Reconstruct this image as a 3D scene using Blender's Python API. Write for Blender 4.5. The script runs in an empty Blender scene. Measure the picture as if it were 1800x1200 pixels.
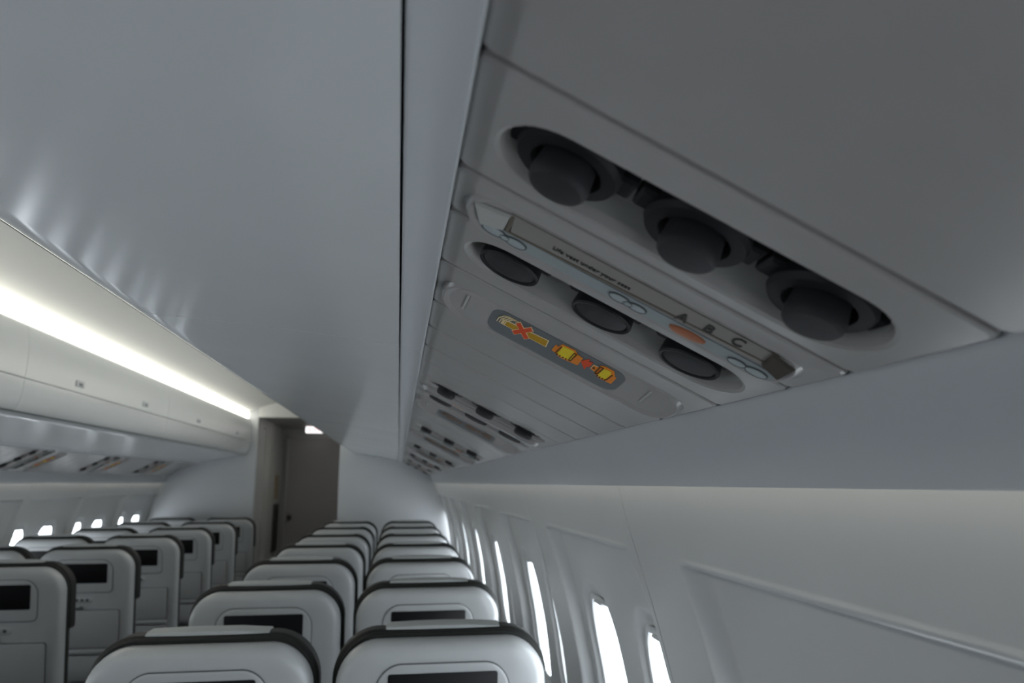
import bpy, bmesh, math, random
from mathutils import Vector, Matrix, Euler
random.seed(4)
S = bpy.context.scene
C = S.collection
H = 1.46                      # eye height above the cabin floor
CX = -1.005                   # aisle centre line (eye is at X = 0)
R = math.radians
YB = -1.6                     # rear end of the modelled cabin
YR, YL, YV = 7.3, 8.1, 9.8    # right bulkhead, left bulkhead, vestibule end

# ------------------------------------------------------------------ materials
def mat(name, col, rough=.5, coat=0, spec=.5, metal=0, bump=0, bscale=200, rvar=0, emis=None, estr=0):
    m = bpy.data.materials.new(name); m.use_nodes = True
    nt = m.node_tree; b = nt.nodes['Principled BSDF']
    b.inputs['Base Color'].default_value = (*col, 1)
    b.inputs['Roughness'].default_value = rough
    b.inputs['Metallic'].default_value = metal
    b.inputs['Specular IOR Level'].default_value = spec
    b.inputs['Coat Weight'].default_value = coat
    b.inputs['Coat Roughness'].default_value = .08
    tc = nt.nodes.new('ShaderNodeTexCoord')
    n = nt.nodes.new('ShaderNodeTexNoise'); n.inputs['Scale'].default_value = bscale
    nt.links.new(tc.outputs['Object'], n.inputs['Vector'])
    # a faint unevenness of the pigment
    mx = nt.nodes.new('ShaderNodeMixRGB'); mx.inputs[0].default_value = .04
    mx.inputs[1].default_value = (*col, 1)
    nt.links.new(n.outputs['Fac'], mx.inputs[2]); mx.blend_type = 'OVERLAY'
    nt.links.new(mx.outputs[0], b.inputs['Base Color'])
    if bump:
        bp = nt.nodes.new('ShaderNodeBump'); bp.inputs['Strength'].default_value = bump
        bp.inputs['Distance'].default_value = .001
        nt.links.new(n.outputs['Fac'], bp.inputs['Height']); nt.links.new(bp.outputs[0], b.inputs['Normal'])
    if rvar:
        n2 = nt.nodes.new('ShaderNodeTexNoise'); n2.inputs['Scale'].default_value = 3
        nt.links.new(tc.outputs['Object'], n2.inputs['Vector'])
        mr = nt.nodes.new('ShaderNodeMapRange')
        mr.inputs['To Min'].default_value = rough - rvar; mr.inputs['To Max'].default_value = rough + rvar
        nt.links.new(n2.outputs['Fac'], mr.inputs['Value']); nt.links.new(mr.outputs[0], b.inputs['Roughness'])
    if emis:
        b.inputs['Emission Color'].default_value = (*emis, 1); b.inputs['Emission Strength'].default_value = estr
    return m
M = dict(
 bin=mat('bin_white', (.62,.64,.65), .16, spec=.6, rvar=.02, bscale=8),
 nose=mat('bin_door_white', (.66,.68,.68), .32, bscale=8),
 ceil=mat('ceiling_white', (.66,.67,.66), .55, bscale=6),
 wall=mat('sidewall_white', (.52,.535,.545), .30, bscale=6),
 bulk=mat('bulkhead_grey', (.52,.54,.56), .45, bscale=5),
 psu=mat('service_panel_grey', (.335,.322,.315), .26, rvar=.04, bscale=30),
 psuslot=mat('service_slot_grey', (.31,.31,.295), .4),
 gap=mat('seam_dark', (.02,.02,.022), .7),
 black=mat('black_plastic', (.011,.011,.013), .5, spec=.25, bump=.15, bscale=900),
 blackdisc=mat('charcoal_disc', (.022,.022,.025), .5, spec=.3, bump=.5, bscale=1500),
 lens=mat('dark_lens', (.02,.02,.023), .15),
 backing=mat('backing_grey', (.24,.24,.24), .6),
 text=mat('dark_print', (.035,.032,.03), .6),
 beige=mat('beige_strip', (.26,.245,.225), .3),
 brown=mat('brown_line', (.14,.12,.095), .5),
 strip=mat('pale_blue_strip', (.29,.325,.335), .3),
 ring=mat('button_ring', (.10,.115,.12), .4),
 button=mat('pale_button', (.36,.40,.41), .25),
 orange=mat('orange_button', (.38,.145,.075), .35, bscale=900),
 bevelw=mat('clear_end_piece', (.42,.42,.40), .15),
 brownbox=mat('smoked_end_piece', (.075,.065,.055), .2),
 signp=mat('sign_face_slate', (.145,.155,.165), .4),
 syel=mat('sign_yellow', (.42,.24,.01), .5, emis=(.9,.45,.01), estr=.02),
 sbright=mat('sign_bright_yellow', (.62,.50,.02), .5, emis=(.95,.72,.02), estr=.05),
 sorg=mat('sign_orange', (.62,.20,.02), .5, emis=(.95,.28,.02), estr=.05),
 sred=mat('sign_red', (.55,.07,.02), .5, emis=(.9,.08,.02), estr=.05),
 scream=mat('sign_cream', (.75,.62,.38), .5, emis=(.9,.7,.4), estr=.02),
 sdark=mat('sign_dark_line', (.12,.05,.01), .6),
 shell=mat('seat_shell_grey', (.41,.425,.432), .33, rvar=.03, bscale=20),
 cushion=mat('dark_leather', (.018,.019,.018), .6, spec=.25, bump=.3, bscale=400),
 cover=mat('headrest_cloth', (.40,.42,.42), .8, bump=.4, bscale=700),
 screen=mat('screen_black', (.006,.006,.007), .4, spec=.2),
 groove=mat('groove_grey', (.07,.075,.08), .6),
 tray=mat('tray_grey', (.36,.37,.375), .35),
 metal=mat('seat_leg_metal', (.3,.3,.3), .35, metal=1),
 carpet=mat('carpet', (.10,.105,.12), .95, bump=.8, bscale=500),
 vest=mat('vestibule_grey', (.34,.335,.33), .5, bscale=5),
 vestl=mat('galley_wall_grey', (.38,.39,.38), .4, bscale=5),
 door=mat('cockpit_door_grey', (.27,.262,.26), .5, bscale=5),
 tan=mat('tan_panel', (.30,.24,.15), .5),
 exitw=mat('exit_sign_white', (.8,.8,.8), .4, emis=(1,.97,.97), estr=1.6),
 exitr=mat('exit_sign_red', (.7,.05,.05), .4, emis=(1,.12,.14), estr=.9),
 lamp=mat('warm_lamp', (.8,.8,.75), .5, emis=(1,.96,.84), estr=6.0),
 filllamp=mat('fill_lamp', (.8,.8,.75), .5, emis=(1,.95,.88), estr=18),  # glow of the added vestibule fill light
 mute=mat('unlit_symbol', (.17,.115,.085), .5),
 cove=mat('cove_lamp', (.8,.8,.75), .5, emis=(1,.93,.78), estr=6.5),
 shade=mat('window_shade', (.55,.57,.58), .4),
)
g = bpy.data.materials.new('window_glass'); g.use_nodes = True; nt = g.node_tree; nt.nodes.clear()
o_ = nt.nodes.new('ShaderNodeOutputMaterial'); t_ = nt.nodes.new('ShaderNodeBsdfTransparent'); t_.inputs[0].default_value = (.94,.96,.98,1)
gl = nt.nodes.new('ShaderNodeBsdfGlossy'); gl.inputs['Roughness'].default_value = .03
lw = nt.nodes.new('ShaderNodeLayerWeight'); lw.inputs[0].default_value = .5; fr = nt.nodes.new('ShaderNodeMath'); fr.operation = 'POWER'; fr.inputs[1].default_value = 5; nt.links.new(lw.outputs['Facing'], fr.inputs[0])
ms = nt.nodes.new('ShaderNodeMixShader'); nt.links.new(fr.outputs[0], ms.inputs[0]); nt.links.new(t_.outputs[0], ms.inputs[1]); nt.links.new(gl.outputs[0], ms.inputs[2]); nt.links.new(ms.outputs[0], o_.inputs[0])
M['glass'] = g
ga = bpy.data.materials.new('acrylic_cover'); ga.use_nodes = True; nt = ga.node_tree; nt.nodes.clear()
o_ = nt.nodes.new('ShaderNodeOutputMaterial'); t_ = nt.nodes.new('ShaderNodeBsdfTransparent'); t_.inputs[0].default_value = (.9,.9,.88,1)
gl = nt.nodes.new('ShaderNodeBsdfGlossy'); gl.inputs['Roughness'].default_value = .06
lw = nt.nodes.new('ShaderNodeLayerWeight'); lw.inputs[0].default_value = .5; fr = nt.nodes.new('ShaderNodeMath'); fr.operation = 'POWER'; fr.inputs[1].default_value = 5; nt.links.new(lw.outputs['Facing'], fr.inputs[0])
ms = nt.nodes.new('ShaderNodeMixShader'); nt.links.new(fr.outputs[0], ms.inputs[0]); nt.links.new(t_.outputs[0], ms.inputs[1]); nt.links.new(gl.outputs[0], ms.inputs[2]); nt.links.new(ms.outputs[0], o_.inputs[0])
M['acrylic'] = ga

# ------------------------------------------------------------------ helpers
def tag(o, label=None, cat=None, group=None, kind=None):
    if label: o['label'] = label
    if cat: o['category'] = cat
    if group: o['group'] = group
    if kind: o['kind'] = kind
    return o
def empty(name, loc, label=None, cat=None, group=None, kind=None, rot=(0,0,0)):
    o = bpy.data.objects.new(name, None); C.objects.link(o); o.location = loc; o.rotation_euler = rot
    o.empty_display_size = .05
    return tag(o, label, cat, group, kind)
def copy_tree(o, parent=None):
    c = o.copy(); C.objects.link(c)
    if parent: c.parent = parent
    for ch in list(o.children): copy_tree(ch, c)
    return c
class MB:
    def __init__(s): s.v = []; s.f = []; s.m = []
    def add(s, vs, fs, mi=0):
        b = len(s.v); s.v += [tuple(p) for p in vs]; s.f += [tuple(i + b for i in f) for f in fs]; s.m += [mi] * len(fs); return s
    def loft(s, rings, cap0=False, cap1=True, mi=0, closed=True):
        n = len(rings[0]); vs = [p for r in rings for p in r]; fs = []
        for k in range(len(rings) - 1):
            for i in range(n if closed else n - 1):
                j = (i + 1) % n; fs.append((k*n+i, k*n+j, (k+1)*n+j, (k+1)*n+i))
        if cap0: fs.append(tuple(reversed(range(n))))
        if cap1: fs.append(tuple((len(rings)-1)*n + i for i in range(n)))
        return s.add(vs, fs, mi)
    def box(s, x0, x1, y0, y1, z0, z1, b=.002, mi=0):
        def rg(z, i): return [(x0+i,y0+i,z),(x1-i,y0+i,z),(x1-i,y1-i,z),(x0+i,y1-i,z)]
        b = min(b, (x1-x0)/3, (y1-y0)/3, (z1-z0)/3)
        return s.loft([rg(z0,b), rg(z0+b,0), rg(z1-b,0), rg(z1,b)], True, True, mi)
    def prism(s, pts, y0, y1, mi=0):           # closed XZ outline pushed along Y; y0/y1 may be functions of x
        f0 = y0 if callable(y0) else (lambda x: y0); f1 = y1 if callable(y1) else (lambda x: y1)
        return s.loft([[(x, f0(x), z) for x, z in pts], [(x, f1(x), z) for x, z in pts]], True, True, mi)
    def cyl(s, c, r0, r1, z0, z1, n=32, mi=0, bev=.0):
        def rg(r, z): return [(c[0]+r*math.cos(2*math.pi*i/n), c[1]+r*math.sin(2*math.pi*i/n), z) for i in range(n)]
        return s.loft([rg(r0,z0), rg(r1,z1)], True, True, mi)
    def lathe(s, c, prof, n=36, mi=0, cap0=True, cap1=True):   # prof: (r, z)
        rings = [[(c[0]+r*math.cos(2*math.pi*i/n), c[1]+r*math.sin(2*math.pi*i/n), z) for i in range(n)] for r, z in prof]
        return s.loft(rings, cap0, cap1, mi)
    def build(s, name, mats, parent=None, loc=None, rot=None, ang=35, smooth=True):
        me = bpy.data.meshes.new(name); me.from_pydata(s.v, [], s.f)
        if not isinstance(mats, (list, tuple)): mats = [mats]
        for m in mats: me.materials.append(m)
        for p, mi in zip(me.polygons, s.m): p.material_index = mi
        bm = bmesh.new(); bm.from_mesh(me); bmesh.ops.recalc_face_normals(bm, faces=bm.faces); bm.to_mesh(me); bm.free()
        if smooth:
            me.shade_smooth(); me.set_sharp_from_angle(angle=R(ang))
        o = bpy.data.objects.new(name, me); C.objects.link(o)
        if parent: o.parent = parent
        if loc: o.location = loc
        if rot: o.rotation_euler = rot
        return o
def rrect(x0, x1, y0, y1, r, k=8):             # rounded rectangle, 4*(k+1) points, ccw
    r = min(r, (x1-x0)/2*.999, (y1-y0)/2*.999); out = []
    for cx, cy, a in ((x1-r,y1-r,0),(x0+r,y1-r,90),(x0+r,y0+r,180),(x1-r,y0+r,270)):
        for i in range(k+1):
            t = R(a + 90*i/k); out.append((cx + r*math.cos(t), cy + r*math.sin(t)))
    return out
def sstep(a, b, x):
    t = max(0, min(1, (x-a)/(b-a))); return t*t*(3-2*t)
def text_mesh(body, size, spacing=1.0, offset=0):
    cu = bpy.data.curves.new('lettering', 'FONT'); cu.body = body; cu.size = size; cu.space_character = spacing
    cu.extrude = .0002; cu.offset = offset; cu.align_x = 'LEFT'; cu.align_y = 'BOTTOM_BASELINE'
    o = bpy.data.objects.new('lettering_tmp', cu); C.objects.link(o)
    bpy.context.view_layer.update()
    me = bpy.data.meshes.new_from_object(o.evaluated_get(bpy.context.evaluated_depsgraph_get()))
    bpy.data.objects.remove(o); bpy.data.curves.remove(cu)
    return me
def mir(pts): return [(2*CX - x, z) for x, z in pts]

# ------------------------------------------------------------------ overhead service panels
PI_, PO = (.03, .2), (.293, .068)
PM = ((PI_[0]+PO[0])/2, (PI_[1]+PO[1])/2)
TILT = math.atan2(PI_[1]-PO[1], PO[0]-PI_[0])
HW = .1455
def ring3(pts, z): return [(x, y, z) for x, y in pts]
def slab(mb, w, inner=None):
    """outer edge of one panel of width w (y 0..w); returns rings up to the flat face"""
    o = .0013
    return [ring3(rrect(-HW+.002, HW-.002, o+.001, w-o-.001, .006), .012),
            ring3(rrect(-HW, HW, o, w-o, .007), .004),
            ring3(rrect(-HW+.0008, HW-.0008, o+.0008, w-o-.0008, .007), .001),
            ring3(rrect(-HW+.003, HW-.003, o+.003, w-o-.003, .006), 0)]
def slot_panel(w, x0, x1, y0, y1, depth):
    mb = MB(); r = (y1-y0)/2
    rings = slab(mb, w)
    rings += [ring3(rrect(x0-.003, x1+.003, y0-.003, y1+.003, r+.003), -.0006),
              ring3(rrect(x0, x1, y0, y1, r), .0008),
              ring3(rrect(x0+.002, x1-.002, y0+.002, y1-.002, r), .006),
              ring3(rrect(x0+.006, x1-.006, y0+.006, y1-.006, r), depth*.8),
              ring3(rrect(x0+.012, x1-.012, y0+.012, y1-.012, r), depth)]
    mb.loft(rings, False, False, 0)
    mb.add(rings[-1], [tuple(range(len(rings[-1])))], 0)
    return mb
def wedge_panel(w, x0, x1, y0, y1, tilt, rim=.0016, lipw=.004):
    """panel whose long lens housing leans out towards the rear; face plane starts at y0"""
    t = math.tan(R(tilt)); mb = MB(); r = (y1-y0)/2*.9
    rings = slab(mb, w)
    def tz(pts, d): return [(x, y, -(max(0, y-y0))*t - d) for x, y in pts]
    rings += [ring3(rrect(x0-.008, x1+.008, y0-.004, y1+.010, r+.008), -.0002),
              tz(rrect(x0-.003, x1+.003, y0-.002, y1+.003, r+.003), rim*.6),
              tz(rrect(x0-.001, x1+.001, y0-.001, y1+.001, r+.001), rim),
              tz(rrect(x0+lipw*.4, x1-lipw*.4, y0+.0015, y1-.0015, r), rim*.4),
              tz(rrect(x0+lipw, x1-lipw, y0+.003, y1-.003, r), -.0006)]
    mb.loft(rings, False, True, 0)
    return mb
def flat(poly, z=-.0006, th=.0005):
    """thin printed shape; poly in face coords (x, s): x along the panel, s down the face"""
    mb = MB(); return mb.loft([[(x, s, z+th) for x, s in poly], [(x, s, z) for x, s in poly]], False, True)
def ell(cx, cy, rx, ry, n=28, rot=0):
    c, s_ = math.cos(rot), math.sin(rot)
    return [(cx + rx*math.cos(2*math.pi*i/n)*c - ry*math.sin(2*math.pi*i/n)*s_, cy + rx*math.cos(2*math.pi*i/n)*s_ + ry*math.sin(2*math.pi*i/n)*c) for i in range(n)]
def tring(cx, cy, rx, ry, w, z=-.0012, n=32):
    mb = MB()
    a = ell(cx, cy, rx, ry, n); b = ell(cx, cy, rx-w, ry-w, n); a2 = ell(cx, cy, rx-w*.3, ry-w*.3, n); b2 = ell(cx, cy, rx-w*.7, ry-w*.7, n)
    return mb.loft([ring3(a, 0), ring3(a2, z), ring3(b2, z), ring3(b, 0)], False, False)

PW = dict(vent=.128, label=.078, light=.128, sign=.154)
def make_vent_panel():
    root = empty('air_vent_panel', (0,0,0))
    slot_panel(PW['vent'], -.124, .126, .034, .108, .034).build('panel_plate', M['psu'], root, ang=15)
    sl = MB().loft([ring3(rrect(-.1215, .1235, .0365, .1055, .034), .0075), ring3(rrect(-.1175, .1195, .0405, .1015, .032), .0268), ring3(rrect(-.111, .113, .047, .095, .03), .0335)], False, True)
    sl.build('slot_lining', M['psuslot'], root)
    for cx in (-.083, .000, .083):
        cy = .071
        nz = MB().lathe((cx, cy), ((.024,.0325),(.029,.029),(.030,.020),(.0315,.014),(.0325,.007),(.0305,.0035),(.0222,.0030),(.0205,.0060),(.0190,.012)), 40).build('air_nozzle', M['black'], root)
        MB().lathe((cx, cy), ((.0165,.014),(.0175,.004),(.0185,-.0045),(.0178,-.0085),(.0160,-.0105),(.010,-.0115),(.002,-.0118)), 40).build('nozzle_cap', M['blackdisc'], nz)
        for bx in (-.040, .029): MB().box(cx+bx, cx+bx+.011, cy-.010, cy+.012, .010, .033, .002).build('nozzle_bracket', M['black'], nz)
    return root
def make_light_panel():
    root = empty('reading_light_panel', (0,0,0))
    slot_panel(PW['light'], -.124, .130, .026, .094, .030).build('panel_plate', M['psu'], root, ang=15)
    sl = MB().loft([ring3(rrect(-.1215, .1275, .0285, .0915, .032), .0075), ring3(rrect(-.1175, .1235, .0325, .0875, .03), .0235), ring3(rrect(-.111, .117, .039, .081, .028), .0295)], False, True)
    sl.build('slot_lining', M['psuslot'], root)
    for cx in (-.086, .000, .083):
        cy = .060
        l = MB().lathe((cx, cy), ((.020,.030),(.0245,.022),(.0262,.006),(.0268,.0005),(.0258,-.0012),(.0238,-.0008),(.0232,.0012)), 40).build('reading_light', M['black'], root)
        MB().lathe((cx, cy), ((.0235,.0012),(.0215,-.0002),(.012,-.0012),(.002,-.0015)), 40, cap0=False).build('lens', M['blackdisc'], l)
        for bx in (-.034, .024): MB().box(cx+bx, cx+bx+.010, cy-.008, cy+.008, .012, .028, .002).build('lamp_bracket', M['black'], l)
    return root
def face_empty(root, y0, tilt):
    f = bpy.data.objects.new('face_frame', None); return f
def on_face(o, y0, tilt):
    o.location = (0, y0, 0); o.rotation_euler = (-R(tilt), 0, 0); return o
def make_label_panel():
    root = empty('call_button_panel', (0,0,0)); T = 10; Y0 = .024
    wedge_panel(PW['label'], -.1275, .1255, Y0, .0665, T, .0010, .003).build('panel_plate', M['psu'], root, ang=15)
    F = lambda mb, n, m, p=root: on_face(mb.build(n, m, p), Y0, T) if p is root else mb.build(n, m, p)
    band = F(flat([(-.101,.0045),(.118,.0035),(.1185,.022),(-.096,.0255)], -.0008, .0012), 'text_band', M['beige'])
    ln = MB()
    for a, b, c, d in (((-.1005,.0255),(.1185,.0170),(.1185,.0187),(-.1005,.0275)), ((-.1005,.006),(-.0980,.006),(-.0975,.0265),(-.1005,.0265))):
        ln.loft([[(x, s_, -.0004) for x, s_ in (a,b,c,d)], [(x, s_, -.0014) for x, s_ in (a,b,c,d)]], True, True)
    ln.build('band_line', M['brown'], band)
    F(flat(rrect(-.118,.121,.0275,.0405,.006), -.0008, .0012), 'button_strip', M['strip'])
    F(MB().loft([ring3([(-.1275,.0115),(-.100,.0065),(-.101,.0275),(-.119,.0335)], 0), ring3([(-.1262,.0125),(-.1015,.0080),(-.1025,.026),(-.1185,.032)], -.0026)], False, True), 'clear_end_piece', M['bevelw'])
    e = F(MB().loft([ring3([(.101,.0015),(.1235,.0075),(.1235,.0300),(.104,.0225)], 0), ring3([(.103,.0035),(.1215,.009),(.1215,.0280),(.1055,.0215)], -.0034)], False, True), 'smoked_end_piece', M['brownbox'])
    for nm, cx, cy, rx, ry in (('a', -.1075,.0335,.0090,.0050), ('b', -.0900,.0350,.0085,.0048), ('c', -.0055,.0345,.0080,.0046), ('d', .0090,.0350,.0072,.0042), ('e', .0925,.0365,.0070,.0040), ('f', .1085,.0362,.0088,.0046)):
        b = F(MB().loft([ring3(ell(cx,cy,rx,ry),-.0004), ring3(ell(cx,cy,rx*.95,ry*.93),-.0018), ring3(ell(cx,cy,rx*.7,ry*.65),-.0022)], False, True), 'light_button', M['button'])
        tring(cx, cy, rx+.0009, ry+.0009, .0014, -.0020).build('button_ring', M['ring'], b)
    for cx, cy in ((-.0985,.0345), (.0015,.0350)):
        b = F(MB().loft([ring3(ell(cx,cy,.0034,.0028),-.0004), ring3(ell(cx,cy,.003,.0025),-.0022)], False, True), 'light_button', M['button'])
        tring(cx, cy, .0042, .0035, .0011, -.0024).build('button_ring', M['ring'], b)
    cb = F(MB().loft([ring3(ell(.0500,.0340,.0148,.0052,28,-.04),-.0004), ring3(ell(.0500,.0340,.0142,.0048,28,-.04),-.0022), ring3(ell(.0500,.0340,.011,.0034,28,-.04),-.0026)], False, True), 'call_button', M['orange'])
    cb['label'] = 'orange oval call button'
    def put(body, size, x, s_, sx=1, sy=1, off=0, sp=1):
        me = text_mesh(body, size, sp, off); me.name = 'lettering'; me.materials.clear(); me.materials.append(M['text'])
        me.transform(Matrix(((sx,0,0,x),(0,-sy,0,s_),(0,0,-1,-.0012),(0,0,0,1))))
        o = bpy.data.objects.new('lettering', me); C.objects.link(o); o.parent = root; on_face(o, Y0, T); return o
    put('Life vest under your seat', .0062, -.0655, .0185, .98, 1.0, .00006)
    put('A', .0160, .0335, .0225, .82, .98, .0004); put('B', .0160, .0538, .0195, .82, .98, .0004); put('C', .0160, .0745, .0165, .82, .98, .0004)
    return root
def make_sign_panel():
    root = empty('seat_belt_sign_panel', (0,0,0)); T = 14; Y0 = .046
    wedge_panel(PW['sign'], -.130, .1285, Y0-.002, .1015, T, .0018, .004).build('panel_plate', M['psu'], root, ang=15)
    F = lambda mb, n, m, p=root: on_face(mb.build(n, m, p), Y0, T) if p is root else mb.build(n, m, p)
    sp = F(flat(rrect(-.0805,.0685,.0045,.0515,.014), -.0004, .0010), 'sign_face', M['signp'])
    sp['label'] = 'slate grey lit sign face with cigarette and seat belt symbols'
    P = lambda pts, n, m, z=-.0009: flat(pts, z, .0004).build(n, m, sp)
    P([(-.0680,.0188),(-.0175,.0150),(-.0160,.0298),(-.0680,.0298)], 'cigarette_edge', M['scream'], -.0007)
    P([(-.0650,.0205),(-.0185,.0162),(-.0172,.0285),(-.0650,.0285)], 'cigarette', M['syel'], -.0010)
    sm = MB()
    for k in range(4):
        x = -.0725 + k*.0028
        for a, b in (((x,.0280),(x+.0004,.0200)), ((x+.0004,.0200),(x+.0045,.0120)), ((x+.0045,.0120),(x+.0105,.0088))):
            q = [(a[0]-.0005,a[1]),(a[0]+.0005,a[1]),(b[0]+.0005,b[1]),(b[0]-.0005,b[1])]
            sm.loft([ring3(q,-.0006), ring3(q,-.0014)], False, True)
    sm.build('smoke_lines', M['scream'], sp)
    def cross(k, z, m, n):
        cx, cy = -.0452, .0215; L, W = .0128+k, .0030+k*.9; pts = []
        for q in range(4):
            a = R(38 + 90*q + 4); d = Vector((math.cos(a), math.sin(a))); e_ = Vector((-d.y, d.x))
            for u, v in ((W, -W), (L, -W), (L, W)):
                w_ = d*u + e_*v; pts.append((cx + w_.x*.82, cy + w_.y*1.22))
        P(pts, n, m, z)
    cross(.0008, -.0013, M['scream'], 'cross_edge'); cross(0, -.0016, M['sred'], 'cross')
    # left buckle half
    P([(-.0095,.0155),(-.0045,.0170),(-.0045,.0305),(-.0098,.0290)], 'belt_tab', M['sorg'])
    P([(-.0048,.0080),(.0095,.0068),(.0145,.0130),(.0150,.0330),(.0010,.0345),(-.0055,.0300),(-.0060,.0150)], 'buckle_edge', M['sorg'], -.0011)
    P([(-.0028,.0105),(.0080,.0095),(.0115,.0140),(.0120,.0300),(.0010,.0318),(-.0035,.0280)], 'buckle', M['sbright'], -.0014)
    P([(.0125,.0125),(.0205,.0140),(.0210,.0325),(.0125,.0335)], 'belt_webbing', M['sorg'])
    dl = MB()
    def line(a, b, w=.0005):
        d = Vector((b[0]-a[0], b[1]-a[1])).normalized(); n_ = (-d.y*w, d.x*w)
        q = [(a[0]+n_[0],a[1]+n_[1]),(b[0]+n_[0],b[1]+n_[1]),(b[0]-n_[0],b[1]-n_[1]),(a[0]-n_[0],a[1]-n_[1])]
        dl.loft([ring3(q,-.0010), ring3(q,-.0019)], False, True)
    for a, b in (((.0100,.0120),(.0100,.0300)),((.0130,.0125),(.0120,.0300)),((.0100,.0120),(.0130,.0125)),((.0100,.0300),(.0120,.0300)),((-.0040,.0130),(-.0050,.0290)),
                 ((.0395,.0120),(.0395,.0280)),((.0430,.0115),(.0420,.0285)),((.0395,.0120),(.0430,.0115)),((.0395,.0280),(.0420,.0285)),((.0545,.0160),(.0535,.0300))): line(a, b)
    for k in range(4): line((-.0030+k*.0034,.0292),(-.0030+k*.0034,.0318),.0006); line((.0435+k*.0030,.0300),(.0435+k*.0030,.0326),.0006)
    line((.0352,.0190),(.0352,.0215),.0011)
    dl.build('symbol_lines', M['sdark'], sp)
    P([(.0205,.0210),(.0265,.0085),(.0272,.0150),(.0312,.0120),(.0316,.0245),(.0290,.0250),(.0295,.0340)], 'arrow', M['sred'])
    P([(.0330,.0155),(.0385,.0150),(.0385,.0280),(.0330,.0255)], 'belt_tongue', M['scream'], -.0008)
    P([(.0338,.0165),(.0390,.0158),(.0390,.0270),(.0338,.0248)], 'belt_tab', M['sorg'], -.0011)
    P([(.0390,.0100),(.0440,.0070),(.0530,.0075),(.0570,.0150),(.0560,.0335),(.0480,.0350),(.0400,.0300)], 'buckle_edge', M['sorg'], -.0011)
    P([(.0435,.0120),(.0510,.0110),(.0530,.0160),(.0525,.0300),(.0470,.0320),(.0435,.0290)], 'buckle', M['sbright'], -.0014)
    P([(.0545,.0160),(.0600,.0180),(.0605,.0340),(.0545,.0350)], 'belt_webbing', M['sorg'])
    # clear bars and end domes either side of the sign face
    for x in (-.1085, .0960):
        F(MB().loft([ring3(rrect(x-.0012,x+.0012,.010,.040,.001),0), ring3(rrect(x-.0008,x+.0008,.011,.039,.0006),-.0016)], False, True), 'clear_rib', M['bevelw'])
    return root
def make_blank(w, name='filler_panel'):
    o = MB().loft(slab(None, w), False, True).build(name, M['psu'], ang=15); return o

def place(o, side, y0):
    X = PM[0] if side == 'R' else 2*CX - PM[0]
    o.location = (X, y0, H + PM[1]); o.rotation_euler = (0, TILT if side == 'R' else -TILT, 0)
protos = {}
GR = [.315, 1.34, 2.37, 3.51, 4.63, 5.86, 6.90]
GL = [.315, 1.34, 2.37, 3.51, 4.63, 5.75, 6.87]
ORD = ['nearest', 'second', 'third', 'fourth', 'fifth', 'sixth', 'seventh', 'eighth', 'ninth']
KIND = dict(
 vent=('air_vent_panel', 'air vent panel', 'panel with three black air nozzles', make_vent_panel),
 label=('call_button_panel', 'button panel', 'slim panel with orange call button', make_label_panel),
 light=('reading_light_panel', 'light panel', 'panel with three black reading lights', make_light_panel),
 sign=('seat_belt_sign_panel', 'sign panel', 'no smoking and seat belt panel', make_sign_panel))
blank_protos = {}; mute_mesh = {}
def blank(side, y0, w, label, group, name='filler_panel'):
    key = round(w, 3)
    if key not in blank_protos: o = blank_protos[key] = make_blank(w, name)
    else: o = blank_protos[key].copy(); C.objects.link(o)
    place(o, side, y0); tag(o, label, 'panel', group); return o
SIDE = dict(R='right', L='left')
for side, G, yend in (('R', GR, YR), ('L', GL, YL)):
    for gi, y0 in enumerate(G):
        y = y0
        for kd in ('vent', 'label', 'light', 'sign'):
            w = PW[kd]
            if y + w > yend: break
            if kd not in protos: o = protos[kd] = KIND[kd][3]()
            else: o = copy_tree(protos[kd])
            place(o, side, y)
            if kd == 'label' and side == 'R' and gi == 1:         # this one is mounted the other way round
                o.rotation_euler = (Matrix.Rotation(TILT, 3, 'Y') @ Matrix.Rotation(math.pi, 3, 'Z')).to_euler(); o.location.y += w
            if kd == 'sign' and side == 'R' and gi >= 1:          # these signs are switched off
                for face in o.children:
                    if 'sign_face' in face.name:
                        for ch in face.children:
                            ch.data = mute_mesh.setdefault(ch.data.name, None) or mute_mesh.__setitem__(ch.data.name, ch.data.copy()) or mute_mesh[ch.data.name]
                            ch.data.materials[0] = M['mute']
            tag(o, '%s, %s set from the camera under the %s bins' % (('unlit ' if kd == 'sign' and side == 'R' and gi else '') + KIND[kd][2], ORD[gi], SIDE[side]), KIND[kd][1], '%ss under the overhead bins' % KIND[kd][1])
            y += w
        nx = G[gi+1] if gi+1 < len(G) else yend
        if nx - y > .03:
            n = max(1, round((nx-y)/.134)); w = (nx-y)/n
            for k in range(n):
                wh = ('just past the %s sign panel' % ORD[gi]) if k == 0 else ('just before the %s air vent panel' % ORD[gi+1] if (k == n-1 and gi+1 < len(G)) else '%s blank past the %s sign panel' % (ORD[k], ORD[gi]))
                blank(side, y + k*w, w, 'plain grey filler panel under the %s bins, %s' % (SIDE[side], wh), 'filler panels under the %s bins' % SIDE[side])
    blank(side, -.35, .665, 'wide plain grey panel under the %s bins, closest to the camera' % SIDE[side], 'wide blank panels beside the nearest air vents', 'blank_service_panel')
    blank(side, -1.015, .665, 'wide plain grey panel under the %s bins, behind the camera' % SIDE[side], 'wide blank panels behind the camera', 'blank_service_panel')

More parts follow.
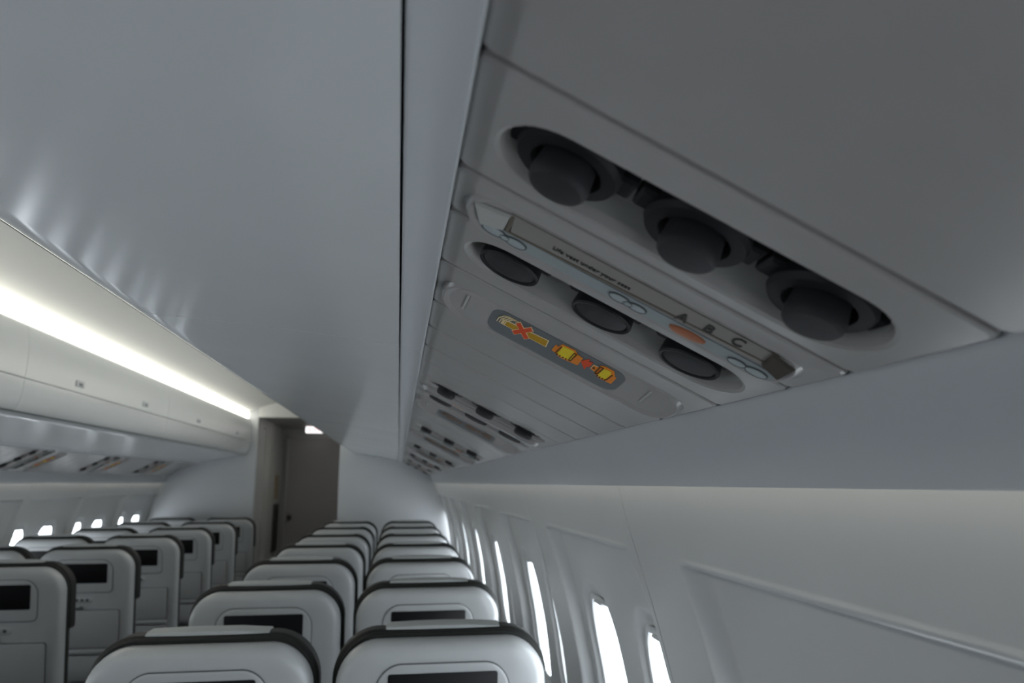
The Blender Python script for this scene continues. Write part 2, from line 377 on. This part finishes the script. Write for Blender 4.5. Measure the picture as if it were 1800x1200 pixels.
# ------------------------------------------------------------------ overhead bins
bucket = [(-.0046,.2035)] + [(-u, .2025+.20*u-.085*u*u) for u in (.03,.08,.13,.18,.23,.28,.33,.37,.395,.410)] + [(-.424,.2745),(-.437,.282),(-.449,.294),(-.459,.310),(-.4675,.335),(-.4730,.37),(-.4755,.422),
          (-.463,.422),(-.455,.36),(-.44,.325),(-.41,.296),(-.34,.275),(-.2,.252),(-.06,.228),(-.0046,.2215)]
bdoor = [(-.4760,.426),(-.4785,.48),(-.4785,.54),(-.474,.59),(-.467,.628),(-.459,.648),(-.450,.655),(-.446,.645),(-.453,.63),(-.460,.60),(-.464,.54),(-.464,.48),(-.464,.426)]
bseal = [(-.4436,.2850),(-.4462,.2866),(-.4480,.2888),(-.4486,.2912),(-.4466,.2918),(-.4430,.288)]
bbody = [(-.452,.640),(.328,.640),(.328,.19),(.03,.235),(-.004,.225),(-.004,.235),(.03,.245),(.318,.205),(.318,.630),(-.452,.630)]
def slant(y):                                    # the bin fronts butt together on a slightly raked line
    return lambda x, y=y: y + .15*min(1, max(0, -x)/.45) if y is not None else 0
def slantL(y): return lambda x, y=y: y + .05*min(1, max(0, 1.0 - abs(x-CX)*2)) 
def make_bin(side, ya, yb, first, last, label):
    g_ = .0016
    mirr = side == 'L'
    def fy(y, s_):
        if (s_ > 0 and last) or (s_ < 0 and first): return y
        if mirr: return lambda x, y=y: y - g_*s_
        return lambda x, y=y: y - g_*s_ + .15*min(1, max(0, -x)/.45)
    tr = mir if mirr else (lambda p: p)
    root = empty('overhead_bin', ((2*CX-.2) if mirr else .2, (ya+yb)/2, H), label, 'overhead bin', 'overhead bins')
    inv = Matrix.Translation(-root.location)
    def part(pts, nm, m, par=root):
        mb = MB().prism([(x, z+H) for x, z in tr(pts)], fy(ya, -1), fy(yb, 1))
        o = mb.build(nm, m, None, ang=28); o.data.transform(inv if par is root else Matrix.Identity(4)); o.parent = par; return o
    mb = MB().prism([(x, z+H) for x, z in tr(bbody)], ya+.002, yb-.002); o = mb.build('bin_body', M['nose']); o.data.transform(inv); o.parent = root
    part(bucket, 'bin_bottom', M['bin'])
    part(bseal, 'edge_seal', M['ring'])
    d = part(bdoor, 'bin_door', M['nose'])
    L = yb - ya
    for t in (.27, .76):
        yy = ya + L*t + (0 if mirr else .14); x0, x1 = -.484, -.474
        if mirr: x0, x1 = 2*CX - x1, 2*CX - x0
        mb = MB().box(x0, x1, yy-.045, yy+.045, H+.452, H+.482, .003)
        mb.box(x0-.001 if not mirr else x1-.002, x0+.002 if not mirr else x1+.001, yy-.02, yy+.02, H+.458, H+.470, .001, 1)
        l = mb.build('latch', [M['bulk'], M['ring']]); l.data.transform(inv); l.parent = d
    return root
def segs(edges): return list(zip(edges[:-1], edges[1:]))
for side, ed in (('R', [YB, 1.115, 3.06, 5.0, YR]), ('L', [YB, 1.35, 3.30, 5.25, YL])):
    sg = segs(ed)
    for i, (a, b) in enumerate(sg):
        make_bin(side, a, b, i == 0, i == len(sg)-1, 'glossy white overhead bin on the %s, %s' % (SIDE[side], ['the one reaching back over the camera', 'second one along from the camera', 'third one along from the camera', 'fourth one, ending at the bulkhead'][i]))

# ------------------------------------------------------------------ setting: trims beside the service panels
def struct(o): o['kind'] = 'structure'; return o
rail = [(-.0024,.2035),(-.0005,.2012),(.003,.2003),(.009,.1999),(.014,.1988),(.0185,.1968),(.0225,.1940),(.0258,.1905),(.0278,.1880),(.0290,.1876),(.0300,.1888),(.0318,.197),(.0318,.212),(.030,.224),(-.0024,.224)]
fascia = [(.2955,.0715),(.302,.052),(.3165,.020),(.330,-.0025),(.3335,-.0045),(.3365,-.002),(.324,.022),(.309,.055),(.303,.075),(.300,.09),(.2955,.09)]
n_ = 1
for prof, ye in ((rail, 0), (fascia, 0)):
    for side, yend in (('R', YR), ('L', YL)):
        edges = [YB, 1.36, 3.4, 5.4, yend] if prof is fascia else [YB, 1.115, 3.06, 5.0, yend]
        root = struct(empty('trim_%d' % n_, ((.31 if side == 'R' else 2*CX-.31), 0, H)))
        for a, b in segs(edges):
            mb = MB().prism([(x, z+H) for x, z in (prof if side == 'R' else mir(prof))], a+.0006, b-.0006)
            o = mb.build('trim_length', M['bulk']); o.data.transform(Matrix.Translation(-root.location)); o.parent = root
        n_ += 1
# dark backing behind the service panels and the slit beside the bins
for side, yend in (('R', YR), ('L', YL)):
    p = [(-.010,.226),(.002,.2255),(.002,.234),(-.010,.234)]
    o = struct(MB().prism([(x, z+H) for x, z in (p if side == 'R' else mir(p))], YB, yend).build('trim_%d' % n_, M['gap'])); n_ += 1
    p = [(.0025,.226),(.035,.2175),(.31,.087),(.328,.087),(.328,.095),(.31,.095),(.035,.227),(.0025,.235)]
    o = struct(MB().prism([(x, z+H) for x, z in (p if side == 'R' else mir(p))], YB, yend).build('trim_%d' % n_, M['backing'])); n_ += 1

# ------------------------------------------------------------------ setting: side walls with window recesses
WP = [(.24,.34),(.10,.345),(.0,.352),(-.06,.366),(-.12,.384),(-.2,.408),(-.31,.436),(-.45,.464),(-.65,.488),(-.9,.495),(-1.2,.47),(-1.46,.42)]
def wallx(z):
    for (z0,x0),(z1,x1) in zip(WP[:-1], WP[1:]):
        if z <= z0 and z >= z1:
            # smooth interpolation
            return x0 + (x1-x0)*(z0-z)/(z0-z1)
    return WP[-1][1]
def wx(z): return (wallx(z) + wallx(min(.24,z+.03)) + wallx(max(-1.46,z-.03)) + wallx(min(.24,z+.015)) + wallx(max(-1.46,z-.015)))/5
PITCH = .935
WZ, WHW, WHH = -.455, .120, .200
def wside(side):
    global WZ, WHH
    WZ, WHH = (-.455, .200) if side == 'R' else (-.490, .195)
    if side == 'R': return dict(y0=1.19 - 3*PITCH, n=10, rec=(.020,.750), win=(.148,.556), yend=YR, ztop=-.108)
    return dict(y0=6.29 - 9*PITCH, n=11, rec=(.020,.915), win=(.150,.580), yend=YL, ztop=-.108)
def make_wall(side):
    q = wside(side); mb = MB(); sgn = 1 if side == 'R' else -1
    r0, r1 = q['rec']; zt = q['ztop']
    def depth(yl, z):                            # yl local in panel
        d = sstep(r0, r0+.030, yl + .0*z) * (1 - sstep(r1-.026, r1+.002, yl)) * (1 - sstep(zt-.012, zt-.001, z)) * sstep(-.86, -.80, z)
        # cut corner at the near top
        d *= sstep(-.008, .006, (yl - r0)*1.0 - (z - (zt-.10))*.55) if z > zt-.10 else 1
        d = .030*d
        if r0 < yl < r1: d -= .0016*math.exp(-((z-zt-.003)/.0025)**2)*sstep(r0+.02, r0+.06, yl)*(1-sstep(r1-.05, r1, yl))
        for c in q['win']:
            e = (abs((yl-c)/WHW)**3.2 + abs((z-WZ)/WHH)**3.2)**(1/3.2)
            d += .013*(1 - sstep(1.0, 1.17, e))
        sm = min(yl, PITCH-yl)
        d += .004*(1 - sstep(.0006, .0018, sm))
        return d
    def X(yl, z): 
        x = wx(z) + depth(yl, z); return x if side == 'R' else 2*CX - x
    bw, bh = WHW+.038, WHH+.066
    yl = {0, .0007, .0018, PITCH-.0018, PITCH-.0007, PITCH}
    a = .01
    while a < PITCH: yl.add(round(a,4)); a += .022
    for c0, c1, st in ((r0-.004, r0+.034, .005), (r1-.031, r1+.007, .0035)):
        a = c0
        while a <= c1: yl.add(round(a,4)); a += st
    wins = q['win']
    boxes = []
    for c in wins: boxes.append((c-bw if c-bw > .004 else .004, min(c+bw, PITCH-.004)))
    # keep the two boxes apart
    if boxes[0][1] > boxes[1][0]:
        m_ = (wins[0]+wins[1])/2; boxes = [(boxes[0][0], m_), (m_, boxes[1][1])]
    for b in boxes:
        yl |= {round(b[0],4), round(b[1],4)}
    yl = sorted(yl)
    ys = [yl[0]]
    for v in yl[1:]:
        if v - ys[-1] > .0004: ys.append(v)
    boxes = [tuple(min(ys, key=lambda t: abs(t-e)) for e in b) for b in boxes]
    zs = set(); a = .24
    while a > -1.46: zs.add(round(a,4)); a -= (.03 if a > -.04 or a < -.8 else .016)
    a = zt+.0145
    while a > zt-.034: zs.add(round(a,4)); a -= .0025
    zb = (round(WZ+bh,4), round(WZ-bh,4)); zs |= {zb[0], zb[1], -1.46}
    zs = sorted(zs, reverse=True); zz = [zs[0]]
    for v in zs[1:]:
        if zz[-1] - v > .001: zz.append(v)
    zb = tuple(min(zz, key=lambda t: abs(t-e)) for e in zb)
    zi0, zi1 = zz.index(zb[0]), zz.index(zb[1])
    pv, pf = [], []
    idx = {}
    def vid(i, j):
        if (i,j) not in idx: idx[(i,j)] = len(pv); pv.append((X(ys[i], zz[j]), ys[i], zz[j]+H))
        return idx[(i,j)]
    bi = [(ys.index(b[0]), ys.index(b[1])) for b in boxes]
    for i in range(len(ys)-1):
        for j in range(len(zz)-1):
            if any(a <= i < b for a, b in bi) and zi0 <= j < zi1: continue
            pf.append((vid(i,j), vid(i+1,j), vid(i+1,j+1), vid(i,j+1)))
    NR = 16
    for (a, b), c in zip(bi, wins):
        loop = [(i, zi0) for i in range(a, b)] + [(b, j) for j in range(zi0, zi1)] + [(i, zi1) for i in range(b, a, -1)] + [(a, j) for j in range(zi1, zi0, -1)]
        prev = [vid(*l) for l in loop]
        P0 = [(ys[i], zz[j]) for i, j in loop]
        hole = []
        for y_, z_ in P0:
            dy, dz = (y_-c)/WHW, (z_-WZ)/WHH; t = math.atan2(dz, dy)
            cc, ss = math.cos(t), math.sin(t); k = (abs(cc)**3.2 + abs(ss)**3.2)**(-1/3.2)
            hole.append((c + WHW*cc*k, WZ + WHH*ss*k))
        for r in range(1, NR+1):
            t = r/NR
            cur = []
            for (y_, z_), (hy, hz) in zip(P0, hole):
                yy, z2 = y_+(hy-y_)*t, z_+(hz-z_)*t
                cur.append(len(pv)); pv.append((X(yy, z2), yy, z2+H))
            for k in range(len(loop)):
                k2 = (k+1) % len(loop); pf.append((prev[k], prev[k2], cur[k2], cur[k]))
            prev = cur
        # short reveal out to the glass
        cur = []
        for hy, hz in hole:
            cur.append(len(pv)); x = X(hy, hz) + sgn*.006; pv.append((x, c+(hy-c)*.985, WZ+(hz-WZ)*.985+H))
        for k in range(len(loop)):
            k2 = (k+1) % len(loop); pf.append((prev[k], prev[k2], cur[k2], cur[k]))
    for n in range(q['n']):
        yo = q['y0'] + n*PITCH
        if yo > q['yend']: break
        mb.add([(x, y+yo, z) for x, y, z in pv], pf)
    me_o = mb.build('wall_right' if side == 'R' else 'wall_left', M['wall'], ang=50)
    struct(me_o)
    return q, X
wn = 1
for side in 'RL':
    q, X = make_wall(side); sgn = 1 if side == 'R' else -1
    proto = None
    for n in range(q['n']):
        for c in q['win']:
            yc = q['y0'] + n*PITCH + c
            if yc > q['yend'] - .05 or yc < YB + .12: continue
            if proto is None:
                proto = w = struct(empty('window_%d' % wn, (0,0,0)))
                mb = MB(); N = 56; rings = []
                def hp(k, off):
                    out = []
                    for i in range(N):
                        t = 2*math.pi*i/N; cc, ss = math.cos(t), math.sin(t); kk = (abs(cc)**3.2+abs(ss)**3.2)**(-1/3.2)
                        y_, z_ = WHW*cc*kk*k, WHH*ss*kk*k
                        zz_ = WZ + z_
                        x = wx(zz_) + .043 + off
                        out.append(((x if side == 'R' else 2*CX-x), y_, zz_+H))
                    return out
                mb.loft([hp(1.0,.005), hp(.8,.005), hp(.5,.005), hp(.2,.005)], False, True).build('pane', M['glass'], w)
                MB().loft([hp(.996,-.003), hp(.965,-.001), hp(.96,.003), hp(.996,.004)], False, False).build('window_seal', M['shade'], w)
                sh = []
                for off in (-.001, .005):
                    sh.append([((wx(WZ+z_)+.043+off) if side == 'R' else 2*CX-(wx(WZ+z_)+.043+off), y_, WZ+z_+H) for y_, z_ in ((-.088,.182),(.088,.182),(.080,.196),(-.080,.196))])
                s_o = MB().loft(sh, True, True).build('window_shade', M['shade'], w)
                x0 = wx(WZ+.18)+.034; x0, x1 = (x0, x0+.012) if side == 'R' else (2*CX-x0-.012, 2*CX-x0)
                MB().box(x0, x1, -.03, .03, WZ+.179+H, WZ+.186+H, .002).build('shade_handle', M['shade'], s_o)
            else: w = copy_tree(proto)
            w.name = 'window_%d' % wn; w.location = (0, yc, 0); wn += 1
            # daylight portal just outside the pane
            L = bpy.data.lights.new('daylight', 'AREA'); L.shape = 'RECTANGLE'; L.size = .26; L.size_y = .46; L.cycles.is_portal = True
            lo = bpy.data.objects.new('daylight_portal', L); C.objects.link(lo)
            xx = wx(WZ) + .10
            lo.location = (xx if side == 'R' else 2*CX-xx, yc, H+WZ)
            lo.rotation_euler = (0, R(90) if side == 'R' else R(-90), 0)
            L.size, L.size_y = .44, .28

# ------------------------------------------------------------------ setting: floor, ceiling, ends
XW = .50
struct(MB().box(2*CX-XW, XW, YB-.1, YV+.1, -.05, 0, .001).build('floor', M['carpet']))
half = [(-.445,.728),(-.49,.744),(-.56,.778),(-.66,.812),(-.78,.836),(-.90,.848)]
cp = [(.52,.10),(.52,.735),(-.43,.735)] + half + [(CX,.851)] + [(2*CX-x, z) for x, z in reversed(half)] + [(2*CX+.43,.735),(2*CX-.52,.735),(2*CX-.52,.10)]
outer = [(x + (.03 if x > CX+.3 and z < .74 and x > 0 else (-.03 if x < 2*CX and z < .74 else 0)), z+.03) for x, z in cp]
struct(MB().prism([(x, z+H) for x, z in cp + outer[::-1]], YB, YL).build('ceiling', M['ceil'], ang=40))
# outer skin below the ceiling edge so no daylight slips in above the sidewall
for nm, sg in (('trim_%d' % n_, 1), ('trim_%d' % (n_+1), -1)):
    f = (lambda x: x) if sg > 0 else (lambda x: 2*CX-x)
    xa, xb = sorted((f(.335), f(.55))); struct(MB().box(xa, xb, YB, YR if sg > 0 else YL, H+.12, H+.15, .001).build(nm, M['gap']))
n_ += 2
struct(MB().box(2*CX-XW-.05, XW+.05, YB-.08, YB+.02, 0, H+.90, .002).build('wall_back', M['bulk']))
# bulkheads flanking the aisle (solid monument blocks up to the forward vestibule)
AX = .4475
mb = MB(); mb.box(CX+AX, XW+.05, YR, YV, 0, H+.80, .006); struct(mb.build('wall_front', M['bulk']))
mb = MB(); mb.box(2*CX-XW-.05, CX-AX-.012, YL, YL+.05, 0, H+.80, .004); struct(mb.build('wall_front_left', M['bulk']))
mb = MB(); mb.box(2*CX-XW-.05, CX-AX, YL+.05, YV, 0, H+.90, .006)
mb.box(CX-AX-.004, CX-AX+.006, YL+.42, YL+.44, 0, H+.66, .002); mb.box(CX-AX-.004, CX-AX+.006, YL+.85, YL+.87, 0, H+.66, .002)
struct(mb.build('wall_galley', M['vestl']))
mb = MB(); mb.box(CX-AX, CX+AX, YL+.032, YV+.1, H+.675, H+.72, .004); struct(mb.build('trim_%d' % n_, M['vest'])); n_ += 1
mb = MB(); mb.box(CX-AX-.0118, CX+1.6, YL, YL+.03, H+.673, H+.95, .004); struct(mb.build('trim_%d' % n_, M['ceil'])); n_ += 1
struct(MB().box(CX-AX-.05, CX+AX+.05, YV, YV+.08, 0, H+.70, .002).build('wall_cockpit', M['vest']))
dr = struct(empty('door_1', (CX+.02, YV-.01, 0)))
fm = MB(); dx0, dx1, dh = -1.375-CX-.02, .36, H+.555
fm.box(dx0-.03, dx0, -.03, .01, 0, dh+.03, .003); fm.box(dx1, dx1+.03, -.03, .01, 0, dh+.03, .003); fm.box(dx0-.03, dx1+.03, -.03, .01, dh, dh+.03, .003)
fm.build('door_frame', M['vest'], dr)
MB().box(dx0, dx1, -.016, .0, .01, dh, .003).build('door_leaf', M['door'], dr)
kn = MB().lathe((0,0), ((.010,0),(.010,.03),(.026,.035),(.030,.048),(.024,.058),(.006,.06)), 24)
k_o = kn.build('door_knob', M['text'], dr, (dx0+.05, -.016, H-.42), (R(90),0,0))
# EXIT sign above the door
ex = empty('exit_sign', (CX-.01, YV-.36, H+.674), 'small lit white exit sign with red letters over the far door', 'exit sign')
MB().box(-.125, .125, -.02, .02, -.075, .0, .004).build('sign_housing', M['exitw'], ex)
me = text_mesh('EXIT', .066, 1.05, .001); me.name = 'exit_lettering'; me.materials.clear(); me.materials.append(M['exitr'])
me.transform(Matrix(((1.25,0,0,-.092),(0,0,-1,-.0206),(0,1,0,-.061),(0,0,0,1))))
o = bpy.data.objects.new('exit_lettering', me); C.objects.link(o); o.parent = ex
vl = empty('vestibule_fill_light', (CX+.29, YL+.5, H+.672), 'added unseen square fill light for the entry area past the bulkheads', 'fill light')  # added lamp, out of view behind the bin edge, to brighten the vestibule
MB().box(-.12, .12, -.12, .12, -.010, .003, .003).build('light_frame', M['bulk'], vl)
MB().box(-.10, .10, -.10, .10, -.014, -.009, .002).build('diffuser', M['filllamp'], vl)
# fittings on the galley side wall; tan and dark panels of unknown use
xw = CX - AX
o = MB().box(xw, xw+.012, 9.30, 9.50, H-.19, H+.09, .003).build('tan_wall_panel', M['tan']); tag(o, 'narrow upright tan panel on the galley wall beside the far door', 'placard')
gr = empty('dark_wall_panel', (xw, 9.40, H-.80), 'tall narrow black panel on the galley wall below the tan panel', 'locker')
MB().box(0, .03, -.11, .11, 0, .55, .006).build('panel_body', M['text'], gr)
MB().box(.028, .036, -.085, .085, .03, .52, .004).build('panel_front', M['black'], gr)
pl = empty('lit_wall_sign', (xw, 8.42, H+.575), 'small pale lettered strip high on the galley wall', 'sign')
MB().box(0, .008, -.10, .10, -.02, .02, .002).build('sign_plate', M['vestl'], pl)
for k in range(5): MB().box(.007, .010, -.08+k*.036, -.058+k*.036, -.010, .010, .001).build('sign_mark', M['bevelw'], pl)

# ------------------------------------------------------------------ lamps
for side, yend in (('R', YR), ('L', YL)):
    f = (lambda x: x) if side == 'R' else (lambda x: 2*CX-x)
    L_ = empty('ceiling_wash_light', (f(-.44), YB, H+.66), 'long warm white light strip above the %s overhead bins' % SIDE[side], 'light strip', 'warm light strips along the cabin')
    a, b = sorted((f(-.452)-f(-.44), f(-.440)-f(-.44))); c, d = sorted((f(-.440)-f(-.44), f(-.425)-f(-.44)))
    MB().box(a, b, .02, yend-YB-.03, .000, .060, .002).build('diffuser', M['lamp'], L_)
    MB().box(c, d, .02, yend-YB-.004, -.008, .072, .001).build('light_housing', M['bulk'], L_)
    L_ = empty('sidewall_cove_light', (f(.335), YB, H+.045), 'slim warm light strip hidden above the %s windows' % SIDE[side], 'light strip', 'cove lights above the windows')
    a, b = sorted((f(.318)-f(.335), f(.330)-f(.335)))
    MB().box(a, b, .02, yend-YB-.03, .000, .006, .001).build('diffuser', M['cove'], L_)
    MB().box(a, b, .02, yend-YB-.03, .006, .018, .001).build('light_housing', M['bulk'], L_)

# ------------------------------------------------------------------ seats
def lean(z): return (1.10 - z)*.17
def zring(pts, y, ycrown=None):                # (u, z) ring at depth y with lean
    out = []
    for u, z in pts:
        zc = z - (.013*(abs(u)/.24)**2.5 if z > .85 else 0)
        out.append((u, y + lean(zc), zc))
    return out
def back_ring(hw, z0, z1, rt, rb, ins=0, y=0):
    """back outline: rt top radius, rb bottom radius"""
    hw -= ins; z0 += ins; z1 -= ins; rt = max(.004, rt-ins); rb = max(.004, rb-ins); out = []
    for cx, cz, a, r in ((hw-rt, z1-rt, 0, rt), (-hw+rt, z1-rt, 90, rt), (-hw+rb, z0+rb, 180, rb), (hw-rb, z0+rb, 270, rb)):
        for i in range(11):
            t = R(a + 9*i); out.append((cx + r*math.cos(t), cz + r*math.sin(t)))
    return zring(out, y)
def make_seat():
    root = empty('passenger_seat', (0,0,0))
    hw = .2415
    sh = MB().loft([back_ring(hw,.40,1.110,.090,.04,0,.060), back_ring(hw,.40,1.110,.090,.04,0,.040), back_ring(hw,.40,1.110,.090,.04,.0015,.026), back_ring(hw,.40,1.110,.090,.04,.006,.013), back_ring(hw,.40,1.110,.090,.04,.014,.005),
        back_ring(hw,.40,1.110,.090,.04,.026,.001), back_ring(hw,.40,1.110,.090,.04,.045,-.002), back_ring(hw,.40,1.110,.090,.04,.09,-.004)], False, True)
    sh.build('back_shell', M['shell'], root)
    cu = MB().loft([back_ring(hw+.004,.42,1.122,.096,.04,.004,.056), back_ring(hw+.004,.42,1.122,.096,.04,0,.062), back_ring(hw+.004,.42,1.122,.096,.04,.002,.085), back_ring(hw+.004,.42,1.122,.096,.04,.012,.115),
        back_ring(hw+.004,.42,1.122,.096,.04,.03,.130), back_ring(hw+.004,.42,1.122,.096,.04,.08,.135)], True, True)
    cu.build('back_cushion', M['cushion'], root)
    hr = MB().loft([back_ring(hw+.010,.845,1.127,.098,.02,.006,.068), back_ring(hw+.010,.845,1.127,.098,.02,0,.076), back_ring(hw+.010,.845,1.127,.098,.02,0,.125), back_ring(hw+.010,.845,1.127,.098,.02,.012,.150), back_ring(hw+.010,.845,1.127,.098,.02,.05,.158)], True, True)
    h = hr.build('headrest', M['cushion'], root)
    path = [(.072,1.118),(.076,1.128),(.092,1.1325),(.125,1.1325),(.150,1.122),(.163,1.09),(.166,.98),(.166,.90)]
    pin = [(.078,1.117),(.081,1.124),(.094,1.128),(.123,1.128),(.146,1.118),(.158,1.088),(.161,.98),(.161,.90)]
    cv = MB(); rg = []
    for u in (-.132, -.128, -.06, 0, .07, .133, .137):
        k = .002 if abs(u) > .13 else 0; dz = -.013*(abs(u)/.24)**2.5
        rg.append([(u, y+lean(z), z-k+dz) for y, z in path] + [(u, y+lean(z), z+dz) for y, z in reversed(pin)])
    cv.loft(rg, True, True).build('headrest_cover', M['cover'], h)
    # screen surround with its outline groove
    def rr(u0,u1,z0,z1,rt,rb,y): 
        out = []
        for cx, cz, a, r in ((u1-rt, z1-rt, 0, rt), (u0+rt, z1-rt, 90, rt), (u0+rb, z0+rb, 180, rb), (u1-rb, z0+rb, 270, rb)):
            for i in range(9): t = R(a+90*i/8); out.append((cx+r*math.cos(t), cz+r*math.sin(t)))
        out = [(u, z - (.010*(abs(u)/.15)**2 if z > .95 else 0)) for u, z in out]
        return [(u, y+lean(z), z) for u, z in out]
    su = MB(); su.loft([rr(-.153,.153,.885,1.064,.055,.025,.0), rr(-.153,.153,.885,1.064,.055,.025,-.0052), rr(-.1505,.1505,.8875,1.0615,.053,.023,-.0056)], False, False, 1)
    su.loft([rr(-.1505,.1505,.8875,1.0615,.053,.023,-.0056), rr(-.148,.148,.890,1.059,.05,.02,-.0068), rr(-.144,.144,.894,1.055,.048,.018,-.0076)], False, True, 0)
    s_ = su.build('screen_surround', [M['shell'], M['groove']], root)
    def plate(u0,u1,z0,z1,r,ya,yb,ins=.002):
        def rz(i, y): return [(u, y+lean(z), z) for u, z in rrect(u0+i,u1-i,z0+i,z1-i,r,5)]
        return MB().loft([rz(0,ya), rz(0,yb+ins*.7), rz(ins,yb)], False, True)
    plate(-.124,.124,.936,1.038,.006,-.004,-.0096,.001).build('screen', M['screen'], s_)
    cp_ = plate(-.095,.055,.833,.865,.015,.0,-.0065).build('control_panel', M['shell'], root)
    for k in range(5):
        c = -.075 + k*.026; MB().loft([[(u, -.006+lean(z), z) for u, z in rrect(c-.008,c+.008,.842,.856,.004,3)], [(u, -.0085+lean(z), z) for u, z in rrect(c-.007,c+.007,.843,.855,.004,3)]], False, True).build('control_button', M['groove'], cp_)
    tr = plate(-.188,.188,.600,.795,.012,.0,-.014,.003).build('tray_table', M['tray'], root)
    gv = MB().loft([[(u, -.0045+lean(z), z) for u, z in rrect(-.192,.192,.596,.799,.014,5)], [(u, -.0050+lean(z), z) for u, z in rrect(-.187,.187,.601,.794,.012,5)]], False, False).build('tray_outline', M['groove'], tr)
    lt = MB().lathe((0,0), ((.012,0),(.012,.006),(.009,.012),(.003,.013)), 20); lt.box(-.024,.004,-.006,.006,.008,.014,.002)
    lt.build('tray_latch', M['ring'], tr, (.0, lean(.808)-.004, .808), (R(90),0,0))
    plate(-.190,.190,.573,.594,.005,.0,-.024,.003).build('tray_ledge', M['shell'], root)
    pk = plate(-.185,.185,.430,.560,.015,.0,-.018,.004).build('seat_pocket', M['tray'], root)
    # seat cushion, base and legs (world z, no lean)
    sc = MB(); q = rrect(-.235,.235,.20,.62,.05,6)
    sc.loft([ring3(rrect(-.225,.225,.21,.61,.05,6),.375), ring3(q,.39), ring3(q,.445), ring3(rrect(-.225,.225,.21,.61,.05,6),.462), ring3(rrect(-.19,.19,.25,.58,.05,6),.468)], True, True)
    sc.build('seat_cushion', M['cushion'], root)
    MB().box(-.235,.235,.19,.55,.335,.375,.006).build('seat_frame', M['metal'], root)
    for sx in (-1, 1):
        lg = MB(); x = sx*.17
        for ya, yb in ((.24,.20),(.50,.52)):
            lg.loft([[(x-.018,yb-.02,0),(x+.018,yb-.02,0),(x+.018,yb+.02,0),(x-.018,yb+.02,0)], [(x-.014,ya-.015,.336),(x+.014,ya-.015,.336),(x+.014,ya+.015,.336),(x-.014,ya+.015,.336)]], True, True)
        lg.box(x-.02,x+.02,.15,.58,0,.02,.004)
        lg.build('seat_leg', M['metal'], root)
    return root
def armrests(root, xs):
    for x in xs:
        a = MB()
        prof = [(.10,.61),(.50,.60),(.53,.612),(.535,.63),(.52,.645),(.12,.652),(.10,.64)]
        a.loft([[(x-.018, y, z) for y, z in prof], [(x-.0205, y, z) for y, z in prof], [(x+.0205, y, z) for y, z in prof], [(x+.018, y, z) for y, z in prof]], True, True)
        o = a.build('armrest', M['shell'], root)
        MB().box(x-.012,x+.012,.12,.19,.40,.612,.004).build('armrest_post', M['metal'], o)
win_seat = make_seat(); aisle_seat = copy_tree(win_seat); left_seat = copy_tree(win_seat)
armrests(aisle_seat, (-.2665, .2665)); armrests(left_seat, (-.2665,))
used = set()
def put_seat(proto, x, y, label, grp):
    o = proto if proto.name not in used else copy_tree(proto)
    used.add(proto.name) if o is proto else None
    o.location = (x, y, 0); tag(o, label, 'seat', grp); return o
ROW = ['first row from the camera', 'second row from the camera', 'third row from the camera', 'fourth row from the camera', 'fifth row from the camera', 'sixth row from the camera', 'seventh row, just before the bulkhead']
for k in range(7):
    y = 1.79 + .835*k
    put_seat(win_seat, .113, y, 'grey backed window seat right of the aisle, ' + ROW[k], 'seats in the block right of the aisle')
    put_seat(aisle_seat, -.420, y, 'grey backed aisle seat right of the aisle, ' + ROW[k], 'seats in the block right of the aisle')
ROWL = ['row level with the camera, out of frame', 'second row, its shoulder just out of frame', 'row partly cut by the left picture edge', 'fourth row from the camera', 'fifth row from the camera', 'sixth row from the camera', 'seventh row from the camera', 'last row before the bulkhead']
for k in range(8):
    y = 1.82 + .850*k
    put_seat(left_seat, -1.640, y, 'grey backed aisle seat left of the aisle, ' + ROWL[k], 'seats in the block left of the aisle')
    put_seat(win_seat, -2.173, y, 'grey backed window seat left of the aisle, ' + ROWL[k], 'seats in the block left of the aisle')

# ------------------------------------------------------------------ world, camera, view
w = bpy.data.worlds.new('overcast_sky'); S.world = w; w.use_nodes = True
bg = w.node_tree.nodes['Background']; bg.inputs[0].default_value = (.91,.96,1.0,1); bg.inputs[1].default_value = 7.4
cam = bpy.data.cameras.new('camera'); co = bpy.data.objects.new('camera', cam); C.objects.link(co)
co.location = (0, 0, H); co.rotation_euler = (R(90+10.76), 0, R(-8.56))
cam.sensor_width = 36; cam.lens = 26.1; cam.clip_start = .01
cam.dof.use_dof = True; cam.dof.focus_distance = .78; cam.dof.aperture_fstop = 7.5
S.camera = co
S.view_settings.view_transform = 'Standard'; S.view_settings.look = 'None'; S.view_settings.gamma = 1
S.view_settings.exposure = 0; S.view_settings.use_curve_mapping = False
S.cycles.use_denoising = True
S.cycles.diffuse_bounces = 8; S.cycles.max_bounces = 12; S.cycles.transparent_max_bounces = 12
S.cycles.sample_clamp_indirect = 4
S.cycles.caustics_reflective = False; S.cycles.caustics_refractive = False
